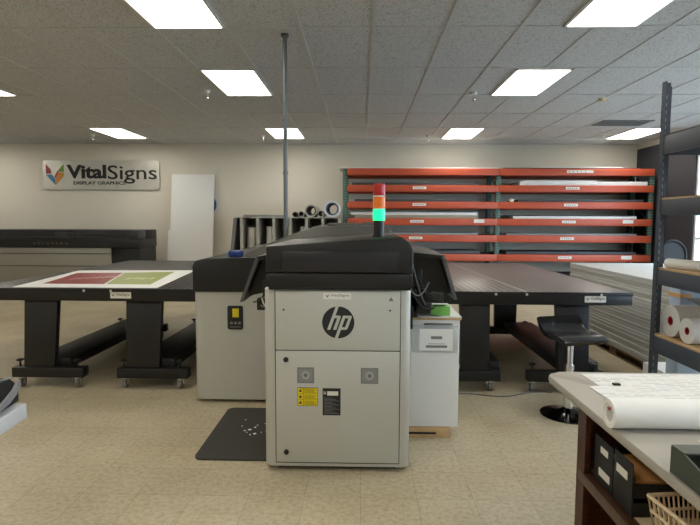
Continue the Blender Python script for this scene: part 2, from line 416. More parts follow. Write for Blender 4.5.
ob('frame', MB().m(M_grey).box(vx0, vx1, vy0, vy0+.03, CH-.015, CH-.001).box(vx0, vx1, vy1-.03, vy1, CH-.015, CH-.001).box(vx0, vx0+.03, vy0, vy1, CH-.015, CH-.001).box(vx1-.03, vx1, vy0, vy1, CH-.015, CH-.001), v)
sl = MB().m(M_grey)
for i in range(12):
    y = vy0+.05+i*.031; sl.box(vx0+.03, vx1-.03, y, y+.006, CH-.014, CH-.003)
ob('louvre', sl.m(M_ink).box(vx0+.03, vx1-.03, vy0+.03, vy1-.03, CH-.003, CH-.001), v)

# pole from ceiling down to the printer
p = thing('conduit_pole', (-.677, 4.66, 1.36), 'thin grey metal pole running from the ceiling down to the printer', 'pole')
ob('pipe', MB().m(M_steel).cyl((-.677, 4.66, 1.355), (-.677, 4.66, 3.09), .019), p)
for z in (2.35, 1.9): ob('coupling', MB().m(M_steel).cyl((-.677, 4.66, z), (-.677, 4.66, z+.03), .023), p)
ob('ceiling_flange', MB().m(M_char).cyl((-.677, 4.66, 3.075), (-.677, 4.66, 3.099), .034), p)

# ------------------------------------------------------------------ the big printer
def logo_hp(cx, cz, R, y, parent):
    d = MB().m(M_ink).cyl((cx, y, cz), (cx, y-.0015, cz), R, seg=64); em = ob('round_emblem', d, parent, 'black disc emblem with slanted letters')
    q = MB().m(M_body); K = .36
    def bar(x0, x1, y0, y1):
        pts = [(x+K*yy, yy) for x, yy in ((x0, y0), (x1, y0), (x1, y1), (x0, y1))]
        pts = clip_circle(pts)
        if len(pts) > 2: q.prism([(cx+R*a, y-.0016, cz+R*b) for a, b in pts], (0, -.0008, 0))
    bar(-.52, -.33, -.46, 1.1); bar(-.33, -.1, .27, .43); bar(-.16, .04, -.46, .34); 
    q.prism([(cx+R*a, y-.0016, cz+R*b) for a, b in ((-.1+K*.27, .27), (-.0+K*.27, .27), (.04+K*.34, .34), (-.03+K*.43, .43), (-.12+K*.43, .43))], (0, -.0008, 0))
    bar(.14, .33, -1.1, .43); bar(.33, .6, .27, .43); bar(.53, .72, -.38, .34); bar(.33, .62, -.46, -.3)
    q.prism([(cx+R*a, y-.0016, cz+R*b) for a, b in ((.55+K*.27, .27), (.72+K*.3, .3), (.72+K*.36, .36), (.66+K*.43, .43), (.55+K*.43, .43))], (0, -.0008, 0))
    q.prism([(cx+R*a, y-.0016, cz+R*b) for a, b in ((.55-K*.46, -.46), (.66-K*.46, -.46), (.72-K*.38, -.38), (.72-K*.3, -.3), (.55-K*.3, -.3))], (0, -.0008, 0))
    ob('letters', q, em)
def vlabel(x0, x1, z0, z1, y, parent):    # small white name label with colour mark
    lb = ob('name_label', MB().m(M_label).box(x0, x1, y-.001, y, z0, z1), parent, 'small white name label')
    w = x1-x0; h = z1-z0
    mk = MB().m(M_ink).prism([(x0+.06*w, y-.001, z0+.78*h), (x0+.14*w, y-.001, z0+.25*h), (x0+.22*w, y-.001, z0+.78*h), (x0+.14*w, y-.001, z0+.5*h)], (0, -.0005, 0))
    text('VitalSigns', x0+.27*w, z0+.42*h, .66*w, .4*h, y-.001, M_ink, lb, bold=.02) if False else None
    t = text('VitalSigns', x0+.27*w, z0+.32*h, .66*w, .46*h, y-.001, M_ink, mk_parent(lb, mk))
def mk_parent(lb, mk):
    o = ob('mark', mk, lb); return lb

P = thing('large_format_printer', (-.14, 5.4, 0), 'large light grey industrial printer with black hood and round black emblem', 'printer')
FY = 3.03
b = MB().m(M_body).vbox(-.572, .287, FY+.004, 8.0, .035, 1.10, .04, 6, .006)
b.m(M_seam).box(-.50, .21, FY+.06, 7.9, .0, .046)
body = ob('body', b, P)
tp = MB().m(M_body).box(-.503, .224, FY-.006, FY+.02, .742, 1.092, .003)
tp.m(M_ink)
for x in (-.455, .165): tp.cyl((x, FY-.0065, .98), (x, FY-.006, .98), .006, seg=12)
tp.m(M_grey).prism([(.155, FY-.0065, 1.035), (.185, FY-.0065, 1.035), (.17, FY-.0065, 1.06)], (0, .0005, 0))
top_panel = ob('upper_panel', tp, P)
ob('gap_line', MB().m(M_seam).box(-.508, .229, FY+.001, FY+.006, .035+.02, 1.094), P, 'dark seam round the front panels')
logo_hp(-.136, .908, .094, FY-.006, top_panel)
vlabel(-.222, -.062, 1.043, 1.083, FY-.006, top_panel)
door = ob('door', MB().m(M_body).box(-.503, .224, FY-.006, FY+.02, .062, .736, .003), P)
for z in (.685, .125): ob('latch', MB().m(M_ink).cyl((-.443, FY-.006, z), (-.443, FY-.014, z), .015, seg=20).cyl((-.443, FY-.014, z), (-.443, FY-.018, z), .007, seg=12), door)
def vent(x0, x1, z0, z1):
    m = MB().m(mat('vent_mesh', (135, 136, 134), .6)).box(x0, x1, FY-.008, FY-.006, z0, z1)
    m.m(mat('vent_rim', (110, 111, 110), .6))
    n = 9
    for i in range(n):
        for j in range(n):
            if i in (0, n-1) or j in (0, n-1):
                cx = x0+(x1-x0)*(i+.5)/n; cz = z0+(z1-z0)*(j+.5)/n; m.box(cx-.003, cx+.003, FY-.009, FY-.008, cz-.003, cz+.003)
    cx, cz = (x0+x1)/2, (z0+z1)/2
    m.m(mat('vent_disc', (165, 166, 164), .6)).cyl((cx, FY-.008, cz), (cx, FY-.0092, cz), .024, seg=20)
    m.m(mat('vent_rim', 0)).cyl((cx, FY-.0092, cz), (cx, FY-.0098, cz), .012, seg=16)
    ob('fan_vent', m, door)
vent(-.377, -.277, .545, .64); vent(-.003, .1, .545, .64)
yl = ob('warning_label', MB().m(M_yellow).box(-.375, -.255, FY-.0072, FY-.006, .408, .517), door, 'yellow warning label')
q = MB().m(M_ink)
for z in (.408, .515): q.box(-.375, -.255, FY-.0078, FY-.0072, z, z+.002)
for x in (-.375, -.257): q.box(x, x+.002, FY-.0078, FY-.0072, .408, .517)
q.box(-.342, -.34, FY-.0078, FY-.0072, .408, .517)
for i in range(3):
    z = .42+i*.036; q.prism([(-.368, FY-.0072, z), (-.348, FY-.0072, z), (-.358, FY-.0072, z+.018)], (0, -.0006, 0)); q.box(-.375, -.255, FY-.0076, FY-.0072, z+.026, z+.027)
    for j in range(4): q.box(-.335, -.268-.01*(j % 2), FY-.0076, FY-.0072, z-.004+j*.0065, z-.0022+j*.0065)
ob('warning_print', q, yl)
bl = ob('rating_label', MB().m(M_ink).box(-.227, -.121, FY-.0072, FY-.006, .352, .515), door, 'black rating label')
q = MB().m(M_label).box(-.2, -.135, FY-.0078, FY-.0072, .472, .497).box(-.222, -.208, FY-.0078, FY-.0072, .49, .494).box(-.222, -.206, FY-.0078, FY-.0072, .48, .484)
q.m(M_grey)
for j in range(12): q.box(-.218, -.13-.02*((j*7) % 3), FY-.0076, FY-.0072, .362+j*.0085, .3645+j*.0085)
ob('rating_print', q, bl)
# black hood end
hd = MB().m(M_black)
def xsec(pts, y0, y1, bev=0): return [(x, y0, z) for x, z in pts], (0, y1-y0, 0), bev
hd.prism(*xsec([(-.553, 1.115), (.293, 1.115), (.293, 1.185), (.278, 1.195), (-.538, 1.195), (-.553, 1.185)], 3.0, 3.6, .006))
hd.prism(*xsec([(-.553, 1.198), (.293, 1.198), (.293, 1.33), (.28, 1.362), (.262, 1.39), (.23, 1.405), (-.06, 1.385), (-.553, 1.352)], 3.0, 3.6, .012))
hood = ob('hood_end', hd, P)
ob('hood_window', MB().m(M_blackgloss).box(-.458, .212, 2.988, 3.001, 1.205, 1.322, .005), hood, 'smoked glossy strip window')
ob('hood_lip', MB().m(M_black2).box(-.54, .28, 3.01, 3.58, 1.1, 1.116), P)
rf = MB().m(M_hood)
rf.prism(*xsec([(-.553, 1.35), (-.06, 1.383), (.23, 1.403), (.27, 1.38), (.27, 1.2), (-.553, 1.2)], 3.6, 4.25))
rf.prism(*xsec([(-.97, 1.19), (-.94, 1.235), (-.62, 1.37), (-.38, 1.452), (.18, 1.46), (.27, 1.40), (.28, 1.2), (-.7, 1.11)], 4.25, 8.0, .01))
rf.m(M_char)
for y in (4.9, 5.6, 6.4): rf.box(-.36, .16, y, y+.012, 1.44, 1.466)
rf.m(M_hood).box(-.3, -.05, 4.6, 6.2, 1.452, 1.474, .008).box(.0, .14, 5.0, 7.2, 1.452, 1.478, .008)
ob('roof_cover', rf, P)
# side covers like raised flaps with light edge
def flap(s, pts, y0, y1, nm):
    # pts: outer profile (x, z) list of 3; 18 mm thick
    m = MB().m(M_black); (ax, az), (bx, bz), (cx, cz) = pts; t = .02
    prof = [(ax, az), (bx, bz), (cx, cz), (cx-s*.022, cz+.002), (bx-s*.022, bz-.022), (ax, az-.022)]
    m.prism(*xsec(prof, y0+.006, y1, .002))
    m.prism(*xsec([(ax, az-.02), (bx-s*.02, bz-.02), (cx-s*.02, cz+.02), (ax, cz+.07)], y0+.12, y0+.15))
    o = ob(nm, m, P)
    e = MB().m(M_char).prism(*xsec([(bx-s*.016, bz-.01), (bx+s*.001, bz), (cx, cz), (cx-s*.02, cz)], y0, y0+.008))
    e.m(M_black).prism(*xsec([(ax, az), (bx, bz), (bx-s*.015, bz-.012), (ax, az-.012)], y0, y0+.007))
    ob('cover_edge', e, o, 'light grey edge strip')
    return o
fr_ = flap(1, [(.29, 1.3), (.535, 1.278), (.62, .99)], 3.4, 4.5, 'side_cover')
fl_ = flap(-1, [(-.565, 1.285), (-.69, 1.262), (-.80, .964)], 3.4, 4.1, 'side_cover')
def rndtube(m, a, b, sag, n=10, r=.004, j=.003):
    a = Vector(a); b = Vector(b); pts = []
    for i in range(n+1):
        t = i/n; p = a.lerp(b, t); p.z -= sag*4*t*(1-t); p.x += random.uniform(-j, j)*sin(PI*t); p.y += random.uniform(-j, j)*sin(PI*t); pts.append(p)
    m.tube(pts, r, 6)
mm = MB().m(M_black2)
for (a, b2, c_, d_) in ((.292, .37, .86, 1.0), (.3, .42, .93, 1.05), (.34, .46, .885, .96), (.40, .52, .96, 1.02), (.36, .40, 1.0, 1.18), (.29, .34, .78, .88)): mm.box(a, b2, 3.46, 3.515, c_, d_, .006)
mech = ob('cable_bracket', mm, P)
for (a, b2, sg, m_) in (((.31, 3.44, 1.2), (.5, 3.44, .98), .05, M_black2), ((.33, 3.43, 1.22), (.42, 3.44, .95), .03, M_char), ((.36, 3.44, 1.15), (.55, 3.45, 1.0), .06, M_black2), ((.30, 3.43, 1.1), (.48, 3.44, .93), .07, M_black2), ((.32, 3.42, 1.05), (.44, 3.43, 1.1), .06, M_grey)):
    m = MB().m(m_); rndtube(m, a, b2, sg, r=.005); ob('cable', m, P)
m = MB().m(M_char); m.tube([(.47, 3.53, .96), (.475, 3.55, .9), (.47, 3.62, .862), (.43, 3.66, .852), (.36, 3.68, .85), (.3, 3.64, .852)], .003, 6); ob('cable', m, P)
mm = MB().m(M_black2)
for (a, b2, c_, d_) in ((-.63, -.57, .85, 1.02), (-.70, -.6, .9, .98), (-.66, -.565, .99, 1.1), (-.61, -.57, .8, .87)): mm.box(a, b2, 3.46, 3.515, c_, d_, .006)
ob('cable_bracket', mm, P)
for (a, b2, sg, m_) in (((-.6, 3.44, 1.1), (-.72, 3.44, .96), .04, M_black2), ((-.58, 3.43, 1.05), (-.67, 3.43, .94), .05, M_grey), ((-.6, 3.43, 1.0), (-.62, 3.43, .86), .0, M_black2), ((-.66, 3.43, .99), (-.60, 3.42, .97), .05, M_label)):
    m = MB().m(m_); rndtube(m, a, b2, sg, r=.005); ob('cable', m, P)
# side module on the left
md = MB().m(M_body).vbox(-1.366, -.6, 4.2, 7.9, .03, .92, .06, 6, .006)
md.m(M_seam).box(-1.3, -.62, 4.3, 7.8, 0, .031)
mod = ob('side_module', md, P)
ob('module_lid', MB().m(M_black).prism(*xsec([(-1.365, .922), (-1.365, 1.13), (-1.34, 1.172), (-1.26, 1.19), (-.99, 1.2), (-.6, 1.2), (-.6, .922)], 4.18, 7.9, .008)), mod, 'matt black lid of the side module')
m = MB().m(M_ink).prism([(x, 4.192, z) for x, z in ((-1.088, .625), (-1.078, .614), (-.972, .614), (-.962, .625), (-.962, .798), (-.972, .808), (-1.078, .808), (-1.088, .798))], (0, .01, 0))
m.m(M_yellow).box(-1.045, -.995, 4.186, 4.192, .715, .785)
m.m(M_grey)
for i in range(3): m.cyl((-1.055+.033*i, 4.192, .668), (-1.055+.033*i, 4.182, .668), .012, seg=14)
m.box(-1.07, -.98, 4.188, 4.192, .632, .638)
ob('switch_panel', m, mod, 'black switch panel with yellow tag')

# signal light on top
B = thing('signal_tower_light', (.105, 3.32, 1.39), 'red, amber and glowing green stack light on top of the printer', 'stack light')
bx, by = .105, 3.32
ob('base_tube', MB().m(M_black).cyl((bx, by, 1.396), (bx, by, 1.50), .033, seg=28).cyl((bx, by, 1.396), (bx, by, 1.41), .04, seg=28), B)
def lens(nm, z0, z1, m_):
    prof = [(.037, 0), (.039, .002)]
    n = 6
    for i in range(n): z = .004+(z1-z0-.008)*i/n; prof += [(.039, z), (.0375, z+(z1-z0)/n*.5)]
    prof += [(.039, z1-z0-.002), (.037, z1-z0)]
    ob(nm, MB().m(m_).lathe((bx, by, z0), prof, 28), B)
lens('green_lens', 1.50, 1.571, mat('green_lit_lens', (20, 205, 120), .3, emit=1.1))
ob('collar', MB().m(M_label).cyl((bx, by, 1.571), (bx, by, 1.577), .038, seg=28), B)
lens('amber_lens', 1.577, 1.648, mat('amber_lens', (214, 110, 40), .3, emit=.12))
ob('collar', MB().m(M_label).cyl((bx, by, 1.648), (bx, by, 1.656), .038, seg=28), B)
lens('red_lens', 1.656, 1.722, mat('red_lens', (165, 36, 36), .3, emit=.08))
ob('cap', MB().m(M_red).lathe((bx, by, 1.722), [(.038, 0), (.036, .008), (.01, .012)], 28), B)

# blue box on module
ob('blue_box', MB().m(M_blue).box(-1.09, -.98, 4.25, 4.33, 1.2, 1.25, .006), None, 'small blue plastic box on the black side lid left of the printer', 'box')

# ------------------------------------------------------------------ extension tables
def roller_table(x0, x1, y0, y1, frames, label, lab, seams, pins, top, rear, M_perfL=M_perfL):
    T = thing('flatbed_table', ((x0+x1)/2, (y0+y1)/2, 0), label, 'table', 'black perforated extension tables either side of the printer')
    ob('table_top', MB().m(M_perfL).box(x0, x1, y0, y1, top-.016, top, .002), T, 'dark perforated table surface')
    ob('edge_rail', MB().m(M_black2).box(x0, x1, y0-.004, y0+.012, top-.03, top+.001, .001), T)
    ap = MB().m(M_black2).box(x0+.002, x1-.002, y0+.003, y0+.05, top-.112, top-.016, .003).box(x0+.002, x1-.002, y1-.05, y1-.003, top-.112, top-.016).box(x0+.002, x0+.05, y0+.05, y1-.05, top-.112, top-.016).box(x1-.05, x1-.002, y0+.05, y1-.05, top-.112, top-.016)
    a = ob('apron', ap, T)
    vlabel(lab[0], lab[1], top-.087, top-.03, y0+.003, a)
    for x in pins: ob('pin', MB().m(M_alu).cyl((x, y0-.006, top-.02), (x, y0+.004, top-.02), .012, seg=12).cyl((x, y0-.006, top-.02), (x, y0-.012, top-.02), .007, seg=12), a)
    for (xa, xb) in seams: ob('seam', MB().m(M_alu).prism([(xa-.004, y0, top), (xa+.004, y0, top), (xb+.004, y1, top), (xb-.004, y1, top)], (0, 0, .0012)), T, 'thin pale joint line across the surface')
    for (fx0, fx1, cx0, cx1) in frames:
        for yy in (y0-.05, y0+1.9):
            rs = 0 if yy < y0 else rear
            F = MB().m(M_black2).box(fx0, fx1, yy, yy+.10, .1, .19, .008)
            ft = ob('foot', F, T)
            for cxx in (fx0+.05, fx1-.08):
                c_ = MB().m(M_chrome).tube([(cxx-.022, yy+.05, .1), (cxx-.024, yy+.06, .06), (cxx-.018, yy+.07, .042)], .009, 6).tube([(cxx+.022, yy+.05, .1), (cxx+.024, yy+.06, .06), (cxx+.018, yy+.07, .042)], .007, 6).cyl((cxx, yy+.05, .085), (cxx, yy+.05, .1), .022, seg=14)
                c_.m(M_grey).cyl((cxx-.015, yy+.07, .042), (cxx+.015, yy+.07, .042), .042, seg=20).m(M_chrome).cyl((cxx-.018, yy+.07, .042), (cxx+.018, yy+.07, .042), .022, seg=14)
                ob('caster', c_, ft, 'grey caster wheel with chrome fork')
                l_ = MB().m(M_black2).cyl((cxx+.0, yy+.05, .19), (cxx, yy+.05, .24), .008, seg=10).lathe((cxx, yy+.05, .235), [(.012, 0), (.03, .008), (.032, .016), (.018, .024)], 16)
                ob('levelling_knob', l_, ft)
            ob('column', MB().m(M_black2).prism([(cx0+.015+rs, yy+.03, .189), (cx1-.01+rs, yy+.03, .189), (cx1+rs, max(yy+.03, y0+.05), top-.112), (cx0+rs, max(yy+.03, y0+.05), top-.112)], (0, .06, 0), .003), T)
        ob('stretcher', MB().m(M_black2).box(cx0+.05, cx1+.10, y0+.05, y0+1.9, .165, .255, .005), T)
    return T
roller_table(-3.45, -1.375, 4.55, 7.75, [(-3.1, -2.456, -3.02, -2.72), (-2.16, -1.53, -2.10, -1.78)], 'black perforated table on casters, left of the printer, holding a red and green print', (-2.218, -2.033), [], [-3.35, -2.45, -2.21], .893, .15)
roller_table(.72, 2.353, 4.58, 7.75, [(.75, 1.22, .866, 1.134), (1.457, 2.12, 1.712, 2.0)], 'black perforated table on casters, right of the printer, behind the bar stool', (1.94, 2.123), [(1.435, 1.29)], [1.17, 1.437, 2.08], .885, -.07, M_perfR)

# print on left table
S_ = thing('printed_sheet', (-2.5, 5.4, .893), 'white printed sheet with red and green panels lying on the left table', 'print')
zt = .8935
ob('paper', MB().m(M_paper).prism([(-3.12, 4.60, zt), (-1.82, 4.60, zt), (-2.0, 6.25, zt), (-3.36, 6.15, zt)], (0, 0, .002)), S_)
ob('red_panel', MB().m(mat('print_red', (138, 34, 36), .4)).prism([(-3.0, 4.85, zt+.002), (-2.42, 4.85, zt+.002), (-2.72, 5.9, zt+.002), (-3.22, 5.85, zt+.002)], (0, 0, .0004)), S_, 'dark red printed panel')
ob('green_panel', MB().m(mat('print_green', (150, 158, 74), .4)).prism([(-2.4, 4.85, zt+.002), (-1.98, 4.85, zt+.002), (-2.18, 6.05, zt+.002), (-2.70, 5.9, zt+.002)], (0, 0, .0004)), S_, 'olive green printed panel')
q = MB().m(mat('print_pink', (220, 170, 165), .5))
for i in range(7): x = -2.95+i*.06; q.box(x, x+.03, 5.2+.04*i, 5.36+.04*i, zt+.0024, zt+.003)
ob('pale_lettering', q, S_, 'pale marks on the red panel')
q = MB().m(mat('print_lime', (205, 212, 160), .5))
for i in range(4): x = -2.42+i*.075; q.box(x, x+.05, 5.25+.03*(i % 2), 5.4+.03*(i % 2), zt+.0024, zt+.003)
ob('pale_motif', q, S_, 'pale marks on the green panel')

# ------------------------------------------------------------------ wall sign
G = thing('wall_sign', (-5.55, 11.17, 2.44), 'brushed silver sign with rounded corners reading VitalSigns on the back wall', 'sign')
sx0, sx1, sz0, sz1 = -6.80, -4.30, 2.135, 2.745
def rrect(x0, x1, z0, z1, r, n=5):
    o = []
    for cx, cz, a in ((x1-r, z1-r, 0), (x0+r, z1-r, 90), (x0+r, z0+r, 180), (x1-r, z0+r, 270)):
        for i in range(n+1): t = radians(a+90*i/n); o.append((cx+r*cos(t), cz+r*sin(t)))
    return o
ob('sign_panel', MB().m(M_alu).prism([(x, 11.15, z) for x, z in rrect(sx0, sx1, sz0, sz1, .08)], (0, .02, 0)), G)
for z in (sz0+.08, sz1-.08):
    for x in (sx0+.08, sx1-.08): ob('standoff', MB().m(M_alu).cyl((x, 11.17, z), (x, 11.2, z), .012, seg=12), G)
ux = lambda px: sx0+(px-42)/118*(sx1-sx0)
uz = lambda py: sz1-(py-160)/30*(sz1-sz0)
def mark(nm, rgb, pts, lab): ob(nm, MB().m(mat('sign_'+nm, rgb, .4)).prism([(ux(a), 11.149, uz(b)) for a, b in pts], (0, -.008, 0)), G, lab)
mark('red_facet', (150, 44, 62), [(45.5, 164), (50.2, 169.5), (51, 173.5), (45.5, 174)], 'dark red facet of the mark')
mark('blue_facet', (66, 122, 160), [(45.5, 175), (51, 174.5), (54.6, 179), (54.8, 185.5)], 'blue facet of the mark')
mark('green_facet', (106, 152, 62), [(63.6, 164), (63.6, 172), (58.5, 171.5), (59, 169)], 'green facet of the mark')
mark('orange_facet', (206, 140, 60), [(58.3, 172.3), (63.6, 172.8), (63.2, 176), (55.4, 185.5), (55.4, 179)], 'orange facet of the mark')
mark('red_wedge', (190, 60, 60), [(59, 169.3), (58.2, 171.5), (55.2, 178), (54, 177), (56.5, 172)], 'thin red facet of the mark')
text('Vital', ux(66.5), uz(178.8), ux(106.5)-ux(66.5), uz(164.5)-uz(178.8), 11.149, M_ink, G, bold=.035, ext=.01)
text('Signs', ux(108), uz(184), ux(157.5)-ux(108), uz(165)-uz(184), 11.149, M_ink, G, bold=.005, ext=.01)
text('DISPLAY GRAPHICS', ux(73), uz(185), ux(126)-ux(73), uz(181.6)-uz(185), 11.149, M_ink, G, bold=.02, ext=.006)

# boards leaning on the back wall
def lean(nm, x0, x1, z1, yb, yt, th, m_, label, xsk=0):
    ob(nm, MB().m(m_).prism([(x0-xsk, yb, 0), (x1-xsk, yb, 0), (x1, yt, z1), (x0, yt, z1)], (0, th, 0)), None, label, 'board')
lean('white_board', -4.02, -3.12, 2.452, 10.85, 11.12, .025, M_white, 'tall white board leaning on the back wall right of the sign', .02)
lean('white_board', -4.12, -3.6, 1.28, 10.93, 11.1, .02, M_white, 'shorter white panel peeking out left behind the tall white board')
ob('blue_disc', MB().m(mat('disc_blue', (44, 104, 150), .5)).cyl((-3.29, 11.165, 1.82), (-3.29, 11.199, 1.82), .19, seg=40), None, 'blue round disc on the wall, mostly hidden behind the tall white board', 'disc')

# ------------------------------------------------------------------ second printer, back left
R2 = thing('roll_printer', (-5.9, 10.3, 0), 'wide grey and black roll printer in front of the back wall at left', 'printer')
M_rp = mat('warm_grey_shell', (150, 146, 136), .45)
ob('body', MB().m(M_rp).box(-7.9, -4.80, 9.92, 10.7, .12, .955, .01).m(M_seam).box(-7.9, -4.8, 9.912, 9.925, .84, .852).box(-7.9, -4.8, 9.912, 9.925, .60, .612), R2)
ob('end_housing', MB().m(M_black).box(-4.80, -4.25, 9.95, 10.75, .50, .96, .01), R2)
ob('head_cover', MB().m(M_black).box(-8.1, -4.25, 9.9, 10.8, .96, 1.12, .01), R2)
ob('end_block', MB().m(M_black2).box(-8.1, -4.25, 10.3, 10.8, 1.12, 1.30, .01), R2)
wn = MB().m(clear_mat('smoked_cover', (56, 58, 62), .75)).box(-8.05, -4.255, 9.9, 10.3, 1.12, 1.30, .015)
ob('smoked_cover', wn, R2)
q = MB().m(M_grey).box(-7.6, -4.5, 10.0, 10.05, 1.15, 1.17).box(-5.9, -5.6, 9.98, 10.1, 1.13, 1.25); ob('carriage_rail', q, R2)
ob('handle', MB().m(M_grey).box(-5.95, -5.85, 9.87, 9.92, 1.295, 1.312, .004), R2)
text('COLORADO', -6.28, 1.025, .67, .032, 9.9, mat('gold_print', (150, 140, 110), .5), R2, spacing=2.2)
for x in (-7.6, -4.6): ob('leg', MB().m(M_black2).box(x, x+.12, 10.0, 10.6, 0, .5), R2)
ob('foot_bar', MB().m(M_black2).box(-7.5, -4.4, 10.3, 10.36, .05, .12), R2)

# ------------------------------------------------------------------ roll storage rack
K = thing('roll_storage_rack', (-1.35, 10.2, 0), 'white and grey rack with upright compartments for media rolls by the back wall', 'rack')
kx0, kx1 = -2.36, -.42
M_slat = mat('pale_upright', (176, 172, 160), .5)
ob('top_panel', MB().m(M_slat).box(kx0, kx1+.02, 9.75, 10.6, 1.54, 1.56), K)
ob('base_panel', MB().m(M_slat).box(kx0, kx1, 9.75, 10.6, .05, .09), K)
ob('back_panel', MB().m(M_grey).box(kx0, kx1, 10.57, 10.6, .09, 1.54), K)
ob('side_panel', MB().m(M_grey).prism([(kx0-.20, 9.75, 0), (kx0-.14, 9.75, 0), (kx0+.03, 9.75, 1.54), (kx0-.03, 9.75, 1.54)], (0, .85, 0)), K)
for i in range(7):
    x = kx0+.09+i*(kx1-kx0-.12)/6; ob('divider', MB().m(M_slat).box(x, x+.045, 9.74, 10.56, .09, 1.54), K)
ob('top_tray', MB().m(M_gboard).box(-2.22, -1.45, 9.8, 10.3, 1.562, 1.60, .005), None, 'flat grey tray lying on top of the roll storage rack', 'tray')
for i, (x, r, h, m_) in enumerate(((-2.07, .11, 1.36, M_alu), (-1.73, .08, 1.38, M_white), (-1.42, .06, 1.38, M_alu), (-1.1, .07, 1.38, M_white), (-.8, .06, 1.32, M_gboard))):
    lb = ['fat silver roll standing in the leftmost open compartment', 'white roll standing in the second compartment from the left', 'thin grey roll standing in the compartment behind the pole', 'white roll standing in the compartment just right of the pole', 'thin grey roll standing in a right hand compartment'][i]
    o = ob('media_roll', MB().m(m_).pipe((x, 9.95, .09), (x, 9.95, h), r, r*.6), None, lb+' of the roll rack', 'roll', 'media rolls standing in the rack')
for i, (x, r, m_, lb) in enumerate(((-1.245, .045, M_ink, 'smallest dark tube lying leftmost on the roll rack top'), (-1.125, .055, M_slat, 'small brown tube second from left on the roll rack top'), (-.945, .115, M_slat, 'large brown cored roll lying on top of the roll rack'), (-.765, .062, M_slat, 'medium tube between the two large rolls on the rack top'), (-.555, .15, M_white, 'largest white roll with blue inside lying on the roll rack'))):
    o = ob('media_roll', MB().m(m_).pipe((x, 9.72, 1.56+r+.001), (x, 10.5, 1.56+r+.001), r, r*.8, 28), None, lb, 'roll', 'rolls lying on top of the roll rack')
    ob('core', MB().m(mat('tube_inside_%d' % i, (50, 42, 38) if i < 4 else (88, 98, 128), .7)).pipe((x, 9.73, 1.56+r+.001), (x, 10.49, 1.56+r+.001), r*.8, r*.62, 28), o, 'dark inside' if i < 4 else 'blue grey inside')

# ------------------------------------------------------------------ orange racking
RK = thing('orange_storage_rack', (2.6, 10.7, 0), 'long two-bay storage rack with orange beams and green uprights along the back wall', 'storage rack')
levels = [(2.372, 2.505), (2.058, 2.187), (1.738, 1.868), (1.415, 1.547), (1.094, 1.228), (.725, .858), (.3, .45)]
RF = 10.28; RB = 11.1
for x in (-.335, 2.62, 5.54):
    for y in (RF, RB-.08):
        ob('upright', MB().m(M_green).box(x-.045, x+.045, y, y+.07, .0, 2.505, .004).m(M_steel).box(x-.07, x+.07, y-.02, y+.085, 0, .01), RK, 'green slotted upright')
    br = MB().m(M_green)
    for z in (.3, .9, 1.5, 2.1): br.tube([(x, RF+.05, z), (x, RB-.05, z+.4)], .012, 6)
    ob('brace', br, RK)
bays = ((-.23, 2.575), (2.665, 5.495))
lbx = {0: [None, 1.1, 1.1, 1.06, 1.04, None], 1: [4.15, 4.02, 4.0, 3.97, 3.95, 3.92]}
for bi, (xa, xb) in enumerate(bays):
    for li, (z0, z1) in enumerate(levels):
        bm_ = MB().m(M_orange).box(xa-.06, xb+.06, RF-.045, RF-.002, z0+.0, z1, .008)
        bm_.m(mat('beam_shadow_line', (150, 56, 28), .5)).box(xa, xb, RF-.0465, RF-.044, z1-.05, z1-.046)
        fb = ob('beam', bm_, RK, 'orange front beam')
        bb = ob('beam', MB().m(M_orange).box(xa-.06, xb+.06, RB-.008, RB+.03, z0, z1, .006), RK, 'orange back beam')
        ob('deck', MB().m(M_deck).box(xa, xb, RF, RB-.01, z1-.05, z1-.002), RK, 'dark shelf deck')
        lx = lbx[bi][li] if li < 6 else None
        if lx:
            s_ = .5 if (bi == 1 and li == 0) else .26
            t = ob('shelf_tag', MB().m(M_label).box(lx-s_/2, lx+s_/2, RF-.048, RF-.045, z0+.05, z0+.1), fb, 'small white shelf tag')
            if s_ > .4: pass
            mm = MB().m(M_grey)
            for k in range(5): mm.box(lx-s_/2+.03+k*.04*s_/.26, lx-s_/2+.052+k*.04*s_/.26, RF-.0485, RF-.048, z0+.065, z0+.085)
            t2 = mm.bm; ob('tag_print', mm, fb)
        if (bi, li) in ((0, 3), (1, 3), (1, 5)):
            xx = xb-.42 if bi == 0 else xb-.5
            ob('shelf_tag', MB().m(M_label).box(xx, xx+.2, RF-.048, RF-.045, z0+.05, z0+.12), fb, 'white shelf tag near the beam end')
def rb(nm, x0, x1, z, th, m_, label, y0=RF+.01, y1=RB-.05, skew=0):
    ob(nm, MB().m(m_).box(x0, x1, y0, y1, z, z+th, .002), None, label, 'board', 'boards stored on the orange rack')
rb('white_board', -.45, 2.62, 2.507, .02, M_white, 'white board lying on the very top of the orange rack, left bay')
rb('dark_board', 2.72, 5.3, 2.507, .018, M_dboard, 'dark board lying on the very top of the orange rack, right bay')
rb('white_board', 3.3, 5.0, 2.526, .02, M_white, 'white board on top of the dark board above the right bay', RF+.05, RB-.1)
rb('grey_board', -.2, 2.2, 2.189, .05, M_dboard, 'dark grey board on the second orange beam, left bay')
rb('grey_board', -.15, 2.3, 1.87, .045, M_dboard, 'dark grey board on the third orange beam, left bay')
rb('white_board', -.22, 2.23, 1.612, .05, M_white, 'long white board, upper of two above the fourth orange beam, left bay')
rb('tan_board', -.15, 2.24, 1.549, .06, mat('tan_board', (150, 142, 122), .6), 'long tan board under the white one, fourth beam, left bay')
rb('grey_board', -.2, 2.25, 1.23, .04, M_gboard, 'pale grey board on the fifth orange beam, left bay')
rb('dark_board', -.2, 2.3, .86, .06, M_dboard, 'dark board on the lowest visible orange beam, left bay')
rb('white_board', 3.03, 5.46, 2.189, .075, M_white, 'thick long white board on the second orange beam, right bay')
